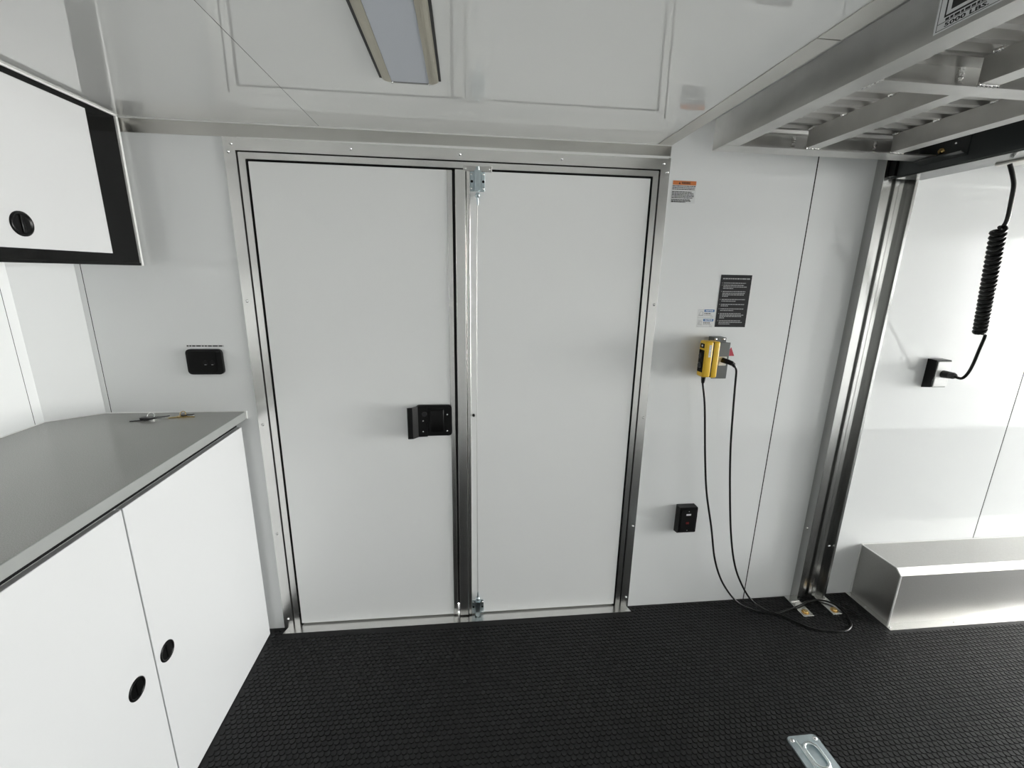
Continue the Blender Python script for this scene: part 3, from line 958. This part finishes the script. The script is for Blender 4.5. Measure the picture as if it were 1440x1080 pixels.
MB().tube(spline(lo, 6), .0062, 10).build('lower_lead', 'cord', kc)
p0 = Vector((2.2080, -.046, 1.2150))
p1 = Vector((2.1991, -0.1070, 1.2186))
dv = (p1 - p0)
MB().tube([p0, p0 + dv * .3, p0 + dv * .62], [.0175, .0170, .0155], 16).build('plug', 'plastic', kc)
MB().tube([p0 + dv * .60, p0 + dv * .85, p0 + dv * 1.0], [.0150, .0150, .0100], 14).build('plug_end', 'plastic_grey', kc)

# ================================================================== KEYS ON THE WORKTOP
KZ = 1.0655


def key(parent, p, ang_, m, L=.050, tilt=0.0, z=KZ):
    c, s = math.cos(ang_), math.sin(ang_)
    bow = [(.0, .0)]
    out = []
    for k in range(14):
        a = math.pi * 2 * k / 14
        out.append((.011 * math.cos(a), .0105 * math.sin(a)))
    def tr(q):
        return (p[0] + c * q[0] - s * q[1], p[1] + s * q[0] + c * q[1])
    mb_ = MB()
    mb_.prism([tr(q) for q in out], 'z', z, z + .0042)
    bl = [(.009, .0035), (.009, -.0035), (L - .004, -.0035), (L, -.001), (L - .003, .0020), (L - .008, .0010), (L - .012, .0026), (L - .017, .0012), (L - .022, .0030), (.016, .0035)]
    mb_.prism([tr(q) for q in bl], 'z', z + .0002, z + .0032)
    return mb_.build('key', m, parent)


def ringo(parent, c, r, m, tilt):
    pts_ = []
    for k in range(24):
        a = 2 * math.pi * k / 24
        pts_.append((c[0] + r * math.cos(a), c[1] + r * math.sin(a) * math.cos(tilt), c[2] + r * math.sin(a) * math.sin(tilt) + r * math.sin(tilt)))
    return MB().tube(pts_, .0017, 6, True).build('key_ring', m, parent)


k1 = thing('key_set', 'steel key ring with dark-headed keys on the grey worktop', 'keys', (-1.20, -.095, KZ))
ringo(k1, (-1.196, -.088, KZ + .002), .013, 'steel', 1.0)
key(k1, (-1.206, -.100, KZ), math.radians(197), 'plastic_grey', .052)
key(k1, (-1.190, -.094, KZ), math.radians(12), 'steel', .052)
key(k1, (-1.186, -.084, KZ), math.radians(25), 'plastic_grey', .046, z=KZ + .0043)
MB().prism(rrect(-1.228, -1.178, -.108, -.086, .008), 'z', KZ + .0040, KZ + .0105).build('key_head', 'plastic', k1)
k2 = thing('key_set', 'small ring of brass keys on the grey worktop nearest its front corner', 'keys', (-1.10, -.065, KZ))
ringo(k2, (-1.099, -.060, KZ + .002), .010, 'amber', 1.1)
key(k2, (-1.106, -.066, KZ), math.radians(205), 'amber', .046)
key(k2, (-1.094, -.064, KZ), math.radians(-8), 'amber', .044)
key(k2, (-1.096, -.058, KZ), math.radians(14), 'plastic_grey', .034, z=KZ + .0043)

# ================================================================== FLOOR TIE-DOWN
td = thing('tie_down_ring', 'recessed zinc tie-down plate with a D-ring set in the floor', 'tie-down', (1.213, -.765, 0))
TX0, TX1, TY0, TY1 = 1.1525, 1.2730, -.842, -.684
pm = MB()
outer = rrect(TX0, TX1, TY0, TY1, .018)
inner = rrect(TX0 + .024, TX1 - .022, TY0 + .034, TY1 - .030, .020)
n = len(outer)
pz, rz = .0048, -.004
v = [(x, y, .0002) for x, y in outer] + [(x, y, pz) for x, y in rrect(TX0 + .002, TX1 - .002, TY0 + .002, TY1 - .002, .016)] + \
    [(x, y, pz) for x, y in inner] + [(x, y, .0006) for x, y in rrect(TX0 + .032, TX1 - .030, TY0 + .042, TY1 - .038, .014)]
f = []
for a in range(3):
    for i in range(n):
        j = (i + 1) % n
        f.append((a * n + i, a * n + j, (a + 1) * n + j, (a + 1) * n + i))
pm.add(v, f)
pm.build('plate', 'zinc', td)
MB().prism(rrect(TX0 + .030, TX1 - .028, TY0 + .040, TY1 - .036, .015), 'z', .0002, .0009).build('recess_pan', 'zinc', td)
for x, y in ((TX0 + .015, TY1 - .018), (TX1 - .016, TY1 - .018), (TX0 + .015, TY0 + .018), (TX1 - .016, TY0 + .018)):
    screw('screw', (x, y, pz - .0004), (0, 0, 1), .0085, td, h=.0055)
ring_pts = [(q[0], q[1], .0072) for q in rrect(1.191, 1.242, -.800, -.716, .024, 8)]
MB().tube(ring_pts, .0056, 10, True).build('d_ring', 'zinc_bright', td)
MB().box(1.1780, 1.1870, -.815, -.705, .0010, .0105, .003, 2).build('ring_clamp', 'zinc_bright', td)
